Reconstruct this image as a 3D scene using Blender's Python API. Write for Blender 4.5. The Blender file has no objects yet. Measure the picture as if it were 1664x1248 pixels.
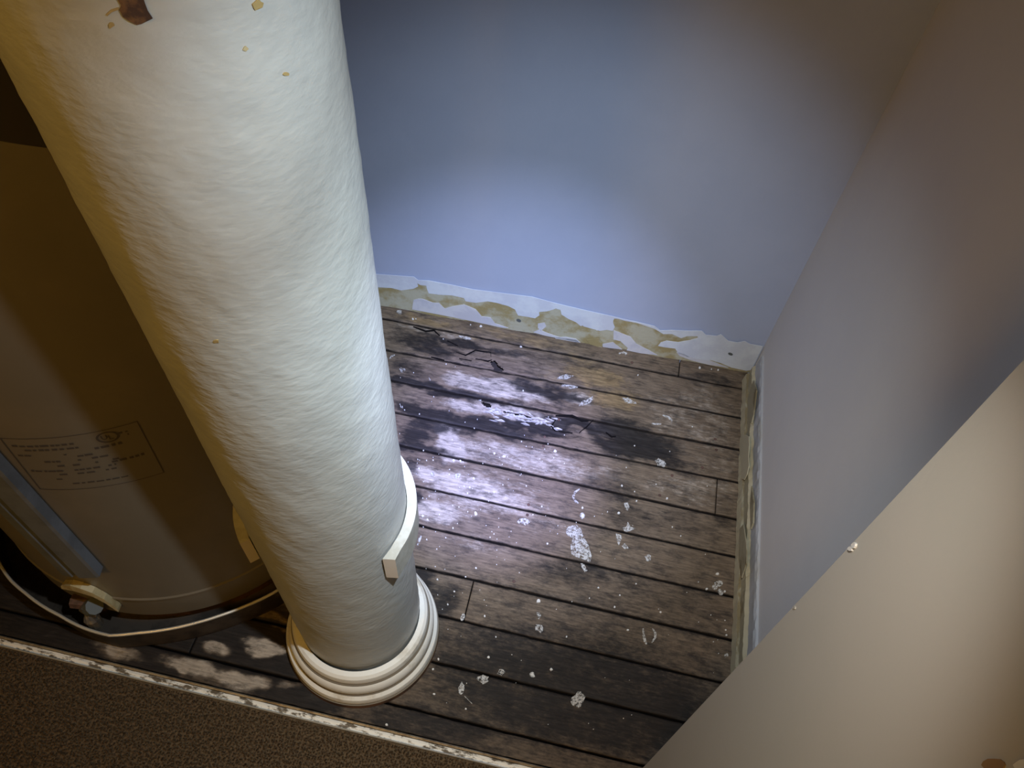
import bpy, bmesh, math, random
import numpy as np
from mathutils import Matrix, Vector
from mathutils.geometry import delaunay_2d_cdt

# ------------------------------------------------------------------ camera
H = 1.4                                   # camera height over the floor, metres
F = 1312.25                               # focal length in pixels of a 1664 px wide frame
R = np.array([[0.97625036, 0.20317864, 0.0751909],
              [0.20717662, -0.77406443, -0.59824921],
              [-0.06334886, 0.5996188, -0.79777454]])
CAM = np.array([-0.40583466, -1.22478281, 1.4])
scene = bpy.context.scene
col = scene.collection
cd = bpy.data.cameras.new('camera')
cd.sensor_fit = 'HORIZONTAL'; cd.sensor_width = 36.0; cd.lens = F / 1664 * 36.0
cd.clip_start = 0.01
cam = bpy.data.objects.new('camera', cd); col.objects.link(cam)
m = Matrix.Identity(4)
for i in range(3):
    m[i][0] = R[0, i]; m[i][1] = -R[1, i]; m[i][2] = -R[2, i]; m[i][3] = CAM[i]
cam.matrix_world = m
scene.camera = cam

# ------------------------------------------------------------------ world, lamps, exposure
scene.view_settings.view_transform = 'Standard'
scene.view_settings.look = 'None'
scene.view_settings.gamma = 1.0
scene.view_settings.use_curve_mapping = False
scene.view_settings.exposure = 0.0
w = bpy.data.worlds.new('world'); scene.world = w; w.use_nodes = True
w.node_tree.nodes['Background'].inputs[0].default_value = (1.0, 0.76, 0.36, 1)
w.node_tree.nodes['Background'].inputs[1].default_value = 0.10

def lamp(name, kind, loc, target, energy, color, **kw):
    l = bpy.data.lights.new(name, kind); l.energy = energy; l.color = color
    for k, v in kw.items(): setattr(l, k, v)
    o = bpy.data.objects.new(name, l); col.objects.link(o)
    o.location = loc
    o.rotation_euler = (Vector(target) - Vector(loc)).to_track_quat('-Z', 'Y').to_euler()
    return o
TORCH = (-0.36, -1.00, 1.34)             # hand torch held above the opening, just out of the frame: hot core, beam, stray light, plus added fill spots
lamp('torch_core', 'SPOT', TORCH, (-0.53, -0.355, 0.0), 230, (0.32, 0.35, 1.0), spot_size=math.radians(23), spot_blend=1.0, shadow_soft_size=0.012)
lamp('torch_inner_beam', 'SPOT', TORCH, (-0.54, -0.26, 0.0), 112, (0.60, 0.70, 1.0), spot_size=math.radians(41), spot_blend=1.0, shadow_soft_size=0.012)
lamp('torch_beam', 'SPOT', TORCH, (-0.46, -0.12, 0.0), 33, (0.74, 0.89, 1.0), spot_size=math.radians(64), spot_blend=1.0, shadow_soft_size=0.012)
lamp('torch_wall_fill', 'SPOT', TORCH, (-0.20, -0.84, 0.0), 13, (1.0, 0.97, 0.90), spot_size=math.radians(66), spot_blend=1.0, shadow_soft_size=0.012)  # extra fill spot at the torch, added to brighten the near wall
lamp('torch_side_fill', 'SPOT', TORCH, (-0.58, -0.74, 0.72), 9.5, (0.80, 0.91, 1.0), spot_size=math.radians(96), spot_blend=1.0, shadow_soft_size=0.012)  # added fill, aimed from the torch point at the column shaft
lamp('torch_low_fill', 'SPOT', TORCH, (-0.73, -0.86, 0.2), 18, (0.76, 0.90, 1.0), spot_size=math.radians(46), spot_blend=1.0, shadow_soft_size=0.012)  # narrow added fill for the lower column and the heater
lamp('torch_stray', 'SPOT', TORCH, (-0.55, -0.60, 0.6), 0.5, (0.80, 0.92, 1.0), spot_size=math.radians(150), spot_blend=1.0, shadow_soft_size=0.012)
lamp('room_lamp', 'AREA', (-1.05, -2.5, 2.25), (-0.45, -0.7, 0.5), 12, (1.0, 0.52, 0.07), shape='DISK', size=0.35)

# ------------------------------------------------------------------ photograph geometry helpers
def ray(u, v): return R.T @ np.array([(u - 832) / F, (v - 624) / F, 1.0])
def on_z(u, v, z=0.0):
    d = ray(u, v); return CAM + d * ((z - CAM[2]) / d[2])
WN = np.array([0.02, -0.606]); WN = WN / np.linalg.norm(WN)        # back wall normal (towards the room)
def on_back(u, v, off=0.0):
    d = ray(u, v); t = (off - CAM[:2] @ WN) / (d[:2] @ WN); return CAM + t * d
def on_x(u, v, x):
    d = ray(u, v); return CAM + d * ((x - CAM[0]) / d[0])
def on_cyl(u, v, a, ax, r):
    d = ray(u, v); dp = d - ax * (d @ ax); o = CAM - a; op = o - ax * (o @ ax)
    A = dp @ dp; B = 2 * op @ dp; D = op @ op - r * r; disc = max(B * B - 4 * A * D, 0)
    return CAM + d * ((-B - math.sqrt(disc)) / (2 * A))
def pixel(P):
    q = (P - CAM) @ R.T
    return q[:, 0] / q[:, 2] * F + 832, q[:, 1] / q[:, 2] * F + 624
def crop(x0, y0, s, pts): return [(x0 + p[0] / s, y0 + p[1] / s) for p in pts]

# ------------------------------------------------------------------ noise
def vnoise(x, y, seed=0):
    xi = np.floor(x).astype(np.int64); yi = np.floor(y).astype(np.int64); fx = x - xi; fy = y - yi
    fx = fx * fx * (3 - 2 * fx); fy = fy * fy * (3 - 2 * fy)
    def h(a, b):
        n = (a * 374761393 + b * 668265263 + seed * 982451653) & 0x7fffffff
        n = ((n ^ (n >> 13)) * 1274126177) & 0x7fffffff
        return ((n ^ (n >> 16)) & 0xffff) / 65535.0
    return (h(xi, yi) * (1 - fx) + h(xi + 1, yi) * fx) * (1 - fy) + (h(xi, yi + 1) * (1 - fx) + h(xi + 1, yi + 1) * fx) * fy
def fbm(x, y, seed=0, n=4):
    s = 0; a = 0.5; t = 0
    for i in range(n):
        s = s + a * vnoise(x, y, seed + i); t += a; x = x * 2.03 + 11.3; y = y * 2.03 + 5.7; a *= 0.5
    return s / t

# ------------------------------------------------------------------ materials
MATS = {}
def mat(name, color, rough=0.6, metal=0.0, var=0.0, var_scale=30, bump=0.0, bump_scale=60, color2=None, mix_lo=0.4, mix_hi=0.6, stretch=(1, 1, 1), spec=0.5, detail=6):
    if name in MATS: return MATS[name]
    M = bpy.data.materials.new(name); M.use_nodes = True; nt = M.node_tree; N = nt.nodes; L = nt.links
    b = N['Principled BSDF']; b.inputs['Roughness'].default_value = rough; b.inputs['Metallic'].default_value = metal
    b.inputs['Specular IOR Level'].default_value = spec
    tc = N.new('ShaderNodeTexCoord'); mp = N.new('ShaderNodeMapping'); mp.inputs['Scale'].default_value = stretch
    L.new(tc.outputs['Object'], mp.inputs['Vector'])
    base = None
    if color2 is not None:
        nz = N.new('ShaderNodeTexNoise'); nz.inputs['Scale'].default_value = var_scale; nz.inputs['Detail'].default_value = detail; nz.inputs['Roughness'].default_value = 0.65
        L.new(mp.outputs[0], nz.inputs['Vector'])
        r = N.new('ShaderNodeMapRange'); r.interpolation_type = 'SMOOTHSTEP'
        r.inputs['From Min'].default_value = mix_lo; r.inputs['From Max'].default_value = mix_hi
        L.new(nz.outputs['Fac'], r.inputs['Value'])
        mx = N.new('ShaderNodeMix'); mx.data_type = 'RGBA'
        mx.inputs['A'].default_value = (*color, 1); mx.inputs['B'].default_value = (*color2, 1)
        L.new(r.outputs[0], mx.inputs['Factor']); L.new(mx.outputs['Result'], b.inputs['Base Color'])
    else:
        b.inputs['Base Color'].default_value = (*color, 1)
    if bump:
        nb = N.new('ShaderNodeTexNoise'); nb.inputs['Scale'].default_value = bump_scale; nb.inputs['Detail'].default_value = 5
        L.new(mp.outputs[0], nb.inputs['Vector'])
        bp = N.new('ShaderNodeBump'); bp.inputs['Strength'].default_value = bump; bp.inputs['Distance'].default_value = 0.002
        L.new(nb.outputs['Fac'], bp.inputs['Height']); L.new(bp.outputs[0], b.inputs['Normal'])
    MATS[name] = M
    return M

mat('wall_paint_blue', (0.37, 0.42, 0.57), 0.5, color2=(0.385, 0.435, 0.585), var_scale=6, bump=0.12, bump_scale=160)
mat('wall_paint_grey', (0.68, 0.665, 0.67), 0.6, color2=(0.70, 0.685, 0.685), var_scale=5, bump=0.12, bump_scale=160)
mat('wall_paint_beige', (0.385, 0.365, 0.325), 0.6, color2=(0.40, 0.375, 0.335), var_scale=4, bump=0.10, bump_scale=160)
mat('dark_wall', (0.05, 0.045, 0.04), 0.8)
mat('ceiling_paint', (0.5, 0.47, 0.42), 0.8)
mat('subfloor', (0.012, 0.010, 0.009), 0.95, color2=(0.03, 0.022, 0.018), var_scale=25)
mat('ochre_plaster', (0.30, 0.24, 0.11), 0.75, color2=(0.42, 0.40, 0.30), var_scale=22, mix_lo=0.38, mix_hi=0.62, bump=0.35, bump_scale=120)
mat('white_flake', (0.62, 0.66, 0.72), 0.5, color2=(0.55, 0.58, 0.66), var_scale=18, bump=0.2, bump_scale=120)
mat('lavender_flake', (0.50, 0.50, 0.56), 0.5, color2=(0.58, 0.58, 0.62), var_scale=25, bump=0.15, bump_scale=120)
mat('old_cream_paint', (0.33, 0.295, 0.20), 0.55, color2=(0.17, 0.135, 0.07), var_scale=24, mix_lo=0.5, mix_hi=0.62, bump=0.3, bump_scale=110, stretch=(1, 0.35, 1))
mat('cream_chip', (0.48, 0.43, 0.30), 0.55, bump=0.2)
mat('ochre_dark', (0.21, 0.165, 0.085), 0.6, color2=(0.33, 0.30, 0.21), var_scale=30, mix_lo=0.48, mix_hi=0.58, bump=0.3, stretch=(1, 0.4, 1))
mat('brown_patch', (0.24, 0.14, 0.05), 0.7)
mat('grey_trim_paint', (0.42, 0.43, 0.46), 0.5, color2=(0.34, 0.33, 0.30), var_scale=20, mix_lo=0.5, mix_hi=0.7, bump=0.2, stretch=(1, 0.3, 1))
mat('paint_white', (0.50, 0.485, 0.46), 0.5, color2=(0.27, 0.24, 0.21), var_scale=210, mix_lo=0.47, mix_hi=0.62, bump=0.3, bump_scale=300)
def worn_alpha(name, scale, lo, hi):
    nt = MATS[name].node_tree; N = nt.nodes; L = nt.links; b = N['Principled BSDF']
    g = N.new('ShaderNodeNewGeometry'); n = N.new('ShaderNodeTexNoise'); n.inputs['Scale'].default_value = scale; n.inputs['Detail'].default_value = 6; n.inputs['Roughness'].default_value = 0.7
    r = N.new('ShaderNodeMapRange'); r.inputs['From Min'].default_value = lo; r.inputs['From Max'].default_value = hi
    L.new(g.outputs['Position'], n.inputs['Vector']); L.new(n.outputs['Fac'], r.inputs['Value']); L.new(r.outputs[0], b.inputs['Alpha'])
worn_alpha('paint_white', 240, 0.42, 0.52)
mat('spatter_white', (0.62, 0.60, 0.57), 0.5)
mat('crack_black', (0.006, 0.005, 0.005), 1.0, spec=0.1)
mat('splinter', (0.52, 0.49, 0.46), 0.6, color2=(0.36, 0.33, 0.31), var_scale=120)
mat('rust', (0.10, 0.05, 0.035), 0.7, color2=(0.06, 0.032, 0.022), var_scale=150)
mat('column_paint', (0.425, 0.43, 0.405), 0.42, color2=(0.39, 0.395, 0.375), var_scale=9, bump=0.45, bump_scale=85, stretch=(1, 1, 1.6))
mat('column_moulding', (0.76, 0.73, 0.66), 0.5, color2=(0.52, 0.46, 0.36), var_scale=14, mix_lo=0.5, mix_hi=0.72, bump=0.25, bump_scale=90)
mat('moulding_groove', (0.17, 0.14, 0.10), 0.8)
mat('collar_paint', (0.42, 0.41, 0.36), 0.5, color2=(0.35, 0.335, 0.28), var_scale=40, bump=0.1)
mat('collar_core', (0.60, 0.54, 0.46), 0.8, bump=0.2)
mat('chip_rust', (0.045, 0.022, 0.014), 0.7, color2=(0.15, 0.075, 0.03), var_scale=90)
mat('chip_ochre', (0.34, 0.25, 0.10), 0.7)
mat('heater_enamel', (0.17, 0.145, 0.11), 0.36, color2=(0.15, 0.13, 0.10), var_scale=5)
mat('heater_shade', (0.03, 0.024, 0.02), 0.6)
mat('heater_rust', (0.06, 0.03, 0.018), 0.75, color2=(0.15, 0.07, 0.03), var_scale=25)
mat('label_ink', (0.06, 0.05, 0.045), 0.7)
mat('strip_metal', (0.17, 0.185, 0.215), 0.5, metal=0.2, color2=(0.13, 0.14, 0.16), var_scale=15)
mat('valve_brass', (0.22, 0.17, 0.11), 0.5, metal=0.4, color2=(0.10, 0.09, 0.08), var_scale=60)
mat('valve_grey', (0.10, 0.11, 0.11), 0.5)
mat('lip_cream', (0.46, 0.40, 0.24), 0.5, color2=(0.36, 0.28, 0.14), var_scale=30)
mat('pan_metal', (0.07, 0.052, 0.038), 0.6, metal=0.3, color2=(0.03, 0.022, 0.016), var_scale=18)
mat('pan_rim', (0.62, 0.59, 0.52), 0.35, metal=0.45)
mat('brass_edge', (0.30, 0.25, 0.18), 0.45, metal=0.4, color2=(0.16, 0.12, 0.08), var_scale=40)
mat('threshold_fill', (0.84, 0.80, 0.71), 0.7, color2=(0.13, 0.10, 0.065), var_scale=95, mix_lo=0.48, mix_hi=0.58, bump=0.6, bump_scale=200, stretch=(0.4, 1, 1))
mat('carpet_pile', (0.07, 0.044, 0.024), 0.95, color2=(0.15, 0.103, 0.058), var_scale=260, mix_lo=0.35, mix_hi=0.7, spec=0.1)

def plank_material():
    M = bpy.data.materials.new('stained_planks'); M.use_nodes = True; nt = M.node_tree; N = nt.nodes; L = nt.links
    b = N['Principled BSDF']
    geo = N.new('ShaderNodeNewGeometry')
    def noise(scale, detail, vec, rough=0.6):
        n = N.new('ShaderNodeTexNoise'); n.inputs['Scale'].default_value = scale; n.inputs['Detail'].default_value = detail; n.inputs['Roughness'].default_value = rough
        L.new(vec, n.inputs['Vector']); return n.outputs['Fac']
    mp = N.new('ShaderNodeMapping'); mp.inputs['Scale'].default_value = (0.12, 1, 1); L.new(geo.outputs['Position'], mp.inputs['Vector'])
    mp2 = N.new('ShaderNodeMapping'); mp2.inputs['Scale'].default_value = (0.45, 1, 1); L.new(geo.outputs['Position'], mp2.inputs['Vector'])
    grain = noise(260, 6, mp.outputs[0]); mott = noise(26, 8, mp2.outputs[0], 0.7); fine = noise(140, 6, mp2.outputs[0], 0.7)
    at = N.new('ShaderNodeAttribute'); at.attribute_name = 'stain'
    sep = N.new('ShaderNodeSeparateColor'); L.new(at.outputs['Color'], sep.inputs[0])
    def math_(op, a, c):
        n = N.new('ShaderNodeMath'); n.operation = op
        for i, x in enumerate((a, c)):
            if isinstance(x, (int, float)): n.inputs[i].default_value = x
            else: L.new(x, n.inputs[i])
        return n.outputs[0]
    def mask(ch, lo, hi, k1=0.55, k2=0.45):
        v = math_('ADD', ch, math_('ADD', math_('MULTIPLY', math_('SUBTRACT', mott, 0.5), k1), math_('MULTIPLY', math_('SUBTRACT', fine, 0.5), k2)))
        r = N.new('ShaderNodeMapRange'); r.interpolation_type = 'SMOOTHSTEP'; r.inputs['From Min'].default_value = lo; r.inputs['From Max'].default_value = hi
        L.new(v, r.inputs['Value']); return r.outputs[0]
    def mix(f, a, c):
        n = N.new('ShaderNodeMix'); n.data_type = 'RGBA'
        for s, x in (('Factor', f), ('A', a), ('B', c)):
            if isinstance(x, tuple): n.inputs[s].default_value = (*x, 1)
            elif isinstance(x, (int, float)): n.inputs[s].default_value = x
            else: L.new(x, n.inputs[s])
        return n.outputs['Result']
    c = mix(mott, (0.080, 0.053, 0.034), (0.235, 0.178, 0.125))
    c = mix(mask(sep.outputs[1], 0.32, 0.78, 0.9, 0.7), c, mix(fine, (0.31, 0.255, 0.20), (0.49, 0.42, 0.345)))
    c = mix(math_('MULTIPLY', mask(sep.outputs[2], 0.35, 0.8, 0.9, 0.8), 0.85), c, mix(fine, (0.13, 0.075, 0.03), (0.33, 0.24, 0.13)))
    blot = N.new('ShaderNodeMapRange'); blot.interpolation_type = 'SMOOTHSTEP'; blot.inputs['From Min'].default_value = 0.46; blot.inputs['From Max'].default_value = 0.66
    L.new(noise(48, 9, mp2.outputs[0], 0.75), blot.inputs['Value'])
    c = mix(math_('MULTIPLY', blot.outputs[0], 0.68), c, (0.028, 0.023, 0.021))
    c = mix(math_('MULTIPLY', mask(sep.outputs[0], 0.30, 0.82, 0.8, 0.7), 0.93), c, (0.013, 0.011, 0.011))
    r = N.new('ShaderNodeMapRange'); r.inputs['From Min'].default_value = 0.3; r.inputs['From Max'].default_value = 0.7; r.inputs['To Min'].default_value = 0.58; r.inputs['To Max'].default_value = 1.28
    L.new(grain, r.inputs['Value'])
    g = N.new('ShaderNodeMix'); g.data_type = 'RGBA'; g.blend_type = 'MULTIPLY'; g.inputs['Factor'].default_value = 1.0
    L.new(c, g.inputs['A']); L.new(r.outputs[0], g.inputs['B'])
    L.new(g.outputs['Result'], b.inputs['Base Color'])
    b.inputs['Roughness'].default_value = 0.68; b.inputs['Specular IOR Level'].default_value = 0.22
    bp = N.new('ShaderNodeBump'); bp.inputs['Strength'].default_value = 0.5; bp.inputs['Distance'].default_value = 0.0015
    L.new(math_('ADD', grain, fine), bp.inputs['Height']); L.new(bp.outputs[0], b.inputs['Normal'])
    MATS['planks'] = M
plank_material()

# ------------------------------------------------------------------ object helpers
def tag(o, label=None, cat=None, group=None, kind=None):
    if label: o['label'] = label
    if cat: o['category'] = cat
    if group: o['group'] = group
    if kind: o['kind'] = kind
    return o
def obj(name, verts, faces, material, parent=None, smooth=False, mats=None, fmat=None):
    me = bpy.data.meshes.new(name)
    me.from_pydata([tuple(map(float, v)) for v in verts], [], [tuple(map(int, f)) for f in faces])
    for k in (mats or [material]): me.materials.append(MATS[k])
    if fmat is not None: me.polygons.foreach_set('material_index', np.asarray(fmat, np.int32))
    if smooth: me.polygons.foreach_set('use_smooth', np.ones(len(me.polygons), bool))
    me.update()
    if smooth: me.set_sharp_from_angle(angle=math.radians(32))
    o = bpy.data.objects.new(name, me); col.objects.link(o)
    if parent is not None: o.parent = parent
    return o
def empty(name, loc):
    o = bpy.data.objects.new(name, None); col.objects.link(o); o.location = loc; o.empty_display_size = 0.05
    return o
def adopt(o, parent):
    """world-space mesh -> child of an empty: keep vertices in place."""
    o.parent = parent; o.matrix_parent_inverse = Matrix.Translation(parent.location).inverted(); return o
def box(x0, x1, y0, y1, z0, z1):
    v = [(x, y, z) for z in (z0, z1) for y in (y0, y1) for x in (x0, x1)]
    f = [(0, 2, 3, 1), (4, 5, 7, 6), (0, 1, 5, 4), (2, 6, 7, 3), (0, 4, 6, 2), (1, 3, 7, 5)]
    return v, f
def prism_mesh(front, back):
    """closed slab between two matching outlines (front outline seen from the room)"""
    bm = bmesh.new()
    a = [bm.verts.new(tuple(p)) for p in front]; b = [bm.verts.new(tuple(p)) for p in back]
    n = len(a)
    f = bm.faces.new(a); bm.faces.new(b[::-1])
    for i in range(n): bm.faces.new((a[i], b[i], b[(i + 1) % n], a[(i + 1) % n]))
    bmesh.ops.triangulate(bm, faces=[x for x in bm.faces if len(x.verts) > 4])
    bmesh.ops.recalc_face_normals(bm, faces=bm.faces)
    v = [x.co[:] for x in bm.verts]; bm.verts.index_update(); fc = [tuple(q.index for q in x.verts) for x in bm.faces]
    bm.free(); return v, fc
def slab(front, back):
    """like prism_mesh for a flat outline of any shape (constrained triangulation)"""
    P = np.array(front, float); off = np.mean(np.array(back, float) - P, 0)
    o_ = P[0]; nrm = off / np.linalg.norm(off); a = np.array([0, 0, 1.0]) if abs(nrm[2]) < 0.9 else np.array([1.0, 0, 0])
    ex = np.cross(a, nrm); ex /= np.linalg.norm(ex); ey = np.cross(nrm, ex)
    p2 = [Vector(((p - o_) @ ex, (p - o_) @ ey)) for p in P]
    vs, es, fs, _, _, _ = delaunay_2d_cdt(p2, [], [list(range(len(p2)))], 1, 1e-6)
    h = float(np.mean((P - o_) @ nrm))
    top = [o_ + ex * v_[0] + ey * v_[1] + nrm * h for v_ in vs]; k = len(top)
    V = top + [t + off for t in top]; Fc = [tuple(q) for q in fs] + [tuple(k + i for i in q[::-1]) for q in fs]
    cnt = {}
    for q in fs:
        for i in range(len(q)): cnt[(q[i], q[(i + 1) % len(q)])] = 1
    for (i, j) in cnt:
        if (j, i) not in cnt: Fc.append((j, i, k + i, k + j))
    return V, Fc
def lathe(profile, n, center=(0, 0, 0), cap_top=False, cap_bot=False, a0=0, a1=2 * math.pi):
    closed = abs(a1 - a0 - 2 * math.pi) < 1e-6
    k = n if closed else n + 1
    v = []; f = []
    for (r, z) in profile:
        for i in range(k):
            t = a0 + (a1 - a0) * i / n
            v.append((center[0] + r * math.cos(t), center[1] + r * math.sin(t), center[2] + z))
    for j in range(len(profile) - 1):
        for i in range(n if closed else n):
            i2 = (i + 1) % k
            f.append((j * k + i, j * k + i2, (j + 1) * k + i2, (j + 1) * k + i))
    if cap_top: f.append(tuple((len(profile) - 1) * k + i for i in range(k)))
    if cap_bot: f.append(tuple(range(k - 1, -1, -1)))
    return v, f
def tube(path, r, n=8, closed=False):
    P = [np.array(p, float) for p in path]; m_ = len(P); v = []; f = []
    for i, p in enumerate(P):
        t = (P[(i + 1) % m_] if closed or i < m_ - 1 else P[i]) - (P[i - 1] if closed or i > 0 else P[i]); t = t / np.linalg.norm(t)
        up = np.array([0, 0, 1.0]) if abs(t[2]) < 0.9 else np.array([1.0, 0, 0])
        s = np.cross(t, up); s /= np.linalg.norm(s); u = np.cross(s, t)
        for k in range(n):
            a = 2 * math.pi * k / n; v.append(p + r * (math.cos(a) * s + math.sin(a) * u))
    for i in range(m_ if closed else m_ - 1):
        for k in range(n):
            j = (i + 1) % m_; k2 = (k + 1) % n
            f.append((i * n + k, i * n + k2, j * n + k2, j * n + k))
    if not closed: f += [tuple(range(n - 1, -1, -1)), tuple((m_ - 1) * n + k for k in range(n))]
    return v, f

# ------------------------------------------------------------------ the setting
YB = lambda x: x * 0.033                     # back wall line at the floor
XE, YE, YT = -0.181, -0.917, -0.913           # near wall edge, threshold line
CEIL = 2.45
# back wall (slightly out of square), front face through the line y = YB(x)
def back_pt(x, off, z): return (x + WN[0] * off, YB(x) + WN[1] * off, z)
v, f = prism_mesh([back_pt(-1.50, 0, -0.06), back_pt(0.05, 0, -0.06), back_pt(0.05, 0, CEIL), back_pt(-1.50, 0, CEIL)],
                  [back_pt(-1.50, -0.1, -0.06), back_pt(0.05, -0.1, -0.06), back_pt(0.05, -0.1, CEIL), back_pt(-1.50, -0.1, CEIL)])
tag(obj('wall_back', v, f, 'wall_paint_blue'), 'blue-grey painted back wall of the closet', kind='structure')
v, f = box(0.0, 0.1, YE - 0.0, 0.15, -0.06, CEIL)
tag(obj('wall_right', v, f, 'wall_paint_grey'), 'grey painted side wall beside the plank floor', kind='structure')
v, f = box(XE, 0.1, -2.9, YE, -0.06, CEIL)
wf = tag(obj('wall_front', v, f, 'wall_paint_beige'), 'beige-grey near wall with the outside corner at the closet opening', kind='structure')
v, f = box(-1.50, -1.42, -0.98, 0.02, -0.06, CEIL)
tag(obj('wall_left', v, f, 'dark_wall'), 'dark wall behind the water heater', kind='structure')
v, f = box(-2.6, 0.1, -2.9, 0.15, CEIL, CEIL + 0.05)
tag(obj('ceiling', v, f, 'ceiling_paint'), 'plain ceiling', kind='structure')

# floor: dark subfloor that carries the planks
v, f = box(-1.50, 0.1, YT - 0.02, 0.15, -0.06, -0.026)
floor = tag(obj('floor', v, f, 'subfloor'), 'worn stained plank floor with black mould, rot holes and paint spatter', kind='structure')

# stains as they lie on the boards (u, v, half length, half width, angle, strength), traced on the photograph
DARK = [(690,560,60,13,12,.75),(672,602,42,20,5,.6),(725,636,115,8,12,1.0),(690,672,48,15,20,1.0),(780,692,100,11,13,1.0),(862,694,60,11,12,.95),
 (935,690,65,9,15,.95),(1010,704,52,20,10,.95),(1042,727,62,22,12,1.05),(1085,748,45,14,12,.75),(905,690,16,14,0,1.0),(668,706,30,17,10,.85),(695,727,48,9,15,.85),
 (658,752,18,28,70,.65),(668,805,12,20,70,.75),(690,940,22,20,0,.95),(722,975,30,28,0,.75),(702,1022,22,30,60,.6),(940,930,65,24,12,.65),(885,935,42,22,12,.6),
 (1050,960,85,40,10,.5),(1000,790,60,22,12,.5),(1030,832,45,20,10,.55),(1000,1000,150,55,12,.5),(1125,1000,80,80,0,.5),(1050,1100,120,60,12,.62),(900,1080,120,50,12,.62),
 (770,1090,80,50,12,.6),(700,1180,150,40,12,.75),(950,1200,170,45,12,.65),(1150,1160,80,80,0,.6),(1165,618,65,14,10,.6),(1060,600,40,9,10,.35),(870,634,62,10,12,.8),(790,628,30,7,12,.5),
 (760,560,120,5,12,.75),(900,585,120,5,11,.55),(640,590,30,40,90,.5),(1010,670,25,9,12,.4),(960,1060,60,30,12,.5),(760,1010,50,20,12,.5),(850,985,70,16,12,.5),
 (240,1000,260,70,13,.85),(420,1060,60,55,0,.8),(90,1000,120,60,15,.8),(440,1080,60,30,0,1.0),(400,1020,60,12,10,.9),(500,1140,80,22,12,.8),(250,1085,60,14,13,.7),(1075,600,14,60,80,.25),
 (1130,900,50,40,0,.35),(980,870,40,14,12,.3),(1190,940,16,60,90,.3),(800,735,25,10,15,.35),(760,735,12,12,0,.3),(950,1130,330,120,12,.78),(940,900,180,30,12,.35),(905,640,75,8,12,.85),(1000,800,55,16,12,.6),(1020,845,45,18,12,.6),(960,868,40,12,12,.45),(700,690,45,14,10,.8),(655,725,25,12,10,.8),(1075,640,40,12,12,.4),(1185,640,30,40,0,.35),(905,655,20,14,40,.6),(1110,850,60,20,12,.45),(1180,850,25,12,10,.55),(850,960,60,14,12,.55),(760,950,40,14,12,.45)]
PALE = [(731,716,34,20,70,1.0),(805,630,72,13,12,1.05),(842,672,60,9,14,1.1),(760,662,45,9,12,.7),(705,772,55,14,12,.8),(780,800,110,32,12,.65),(855,748,130,24,12,.6),(705,832,60,18,12,.75),(860,850,90,24,12,.35),
 (1010,772,80,18,12,.4),(705,540,75,8,10,.5),(850,575,60,12,12,.35),(1085,790,60,18,10,.45),(945,648,26,11,10,.8),(750,880,70,16,12,.4),(1020,700,45,9,14,.45),(1100,690,60,25,10,.3),(1170,760,40,60,90,.25),
 (960,980,40,12,12,.3),(830,1010,60,16,12,.25),(191,1060,46,12,14,.8),(319,1086,50,13,14,1.0),(389,1105,40,14,12,1.0),(344,1054,25,11,8,.95),(424,1054,30,14,12,1.15),(443,1003,26,7,15,.7),(446,1022,20,5,15,.6),(84,1032,16,6,14,.5),(460,1115,25,10,10,.5),(505,1135,18,8,10,.5),(1130,680,90,70,0,.42),(1150,790,60,60,0,.4)]
OCHRE = [(962,611,58,14,12,.9),(1002,650,36,15,12,1.0),(940,586,32,10,12,.6),(850,548,100,9,11,.6),(700,522,70,7,11,.7),(1190,800,25,22,0,.35),(900,620,40,10,12,.45),(760,545,70,7,11,.5),
 (22,973,16,6,14,.7),(443,1003,26,8,15,1.0),(446,1022,22,7,15,.9),(191,1060,46,13,14,.6),(85,1000,50,10,14,.4),(400,1095,40,12,12,.35),(690,575,20,8,0,.5),(1165,720,20,12,0,.3),(1140,762,22,9,0,.45)]
# black cracks where the wood has rotted, as px polylines with half widths
CRACKS = [(crop(600,420,4.16,[(300,465),(380,490),(440,490),(475,520)]),1.6),(crop(600,420,4.16,[(590,640),(650,652),(720,625),(820,635),(825,670)]),1.3),(crop(600,420,4.16,[(610,680),(690,690)]),1.3),
 (crop(600,420,4.16,[(720,682),(800,692),(830,690)]),1.2),(crop(600,420,4.16,[(420,670),(480,680),(510,692)]),1.3),(crop(600,420,4.16,[(530,560),(600,590)]),1.0),(crop(780,560,5.2,[(200,570),(280,585),(360,600),(440,620)]),1.5),
 (crop(780,560,5.2,[(640,605),(700,600),(780,605),(860,640),(920,650)]),2.2),(crop(780,560,5.2,[(960,640),(900,690),(840,750)]),1.4),(crop(780,560,5.2,[(1065,745),(1110,775),(1150,780)]),1.6),(crop(780,560,5.2,[(640,735),(780,745)]),1.6),
 (crop(780,560,5.2,[(640,640),(600,690),(640,735)]),2.0)]
HOLES = [crop(600,420,4.16,[(838,692),(858,700),(878,735),(905,745),(908,762),(880,752),(868,755),(852,772),(842,740),(815,700)]),
         crop(600,420,4.16,[(758,964),(790,978),(818,988),(834,1012),(800,1004),(770,988)])]
def field(blobs, u, v, wu, wv):
    out = np.zeros_like(u)
    for (bu, bv, ra, rb, ang, s) in blobs:
        a = math.radians(ang); du = u + wu - bu; dv = v + wv - bv
        x = (du * math.cos(a) + dv * math.sin(a)) / ra; y = (-du * math.sin(a) + dv * math.cos(a)) / rb
        out = np.maximum(out, s * np.clip(1.45 - np.sqrt(x * x + y * y) * 0.85, 0, 1))
    return out
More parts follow.
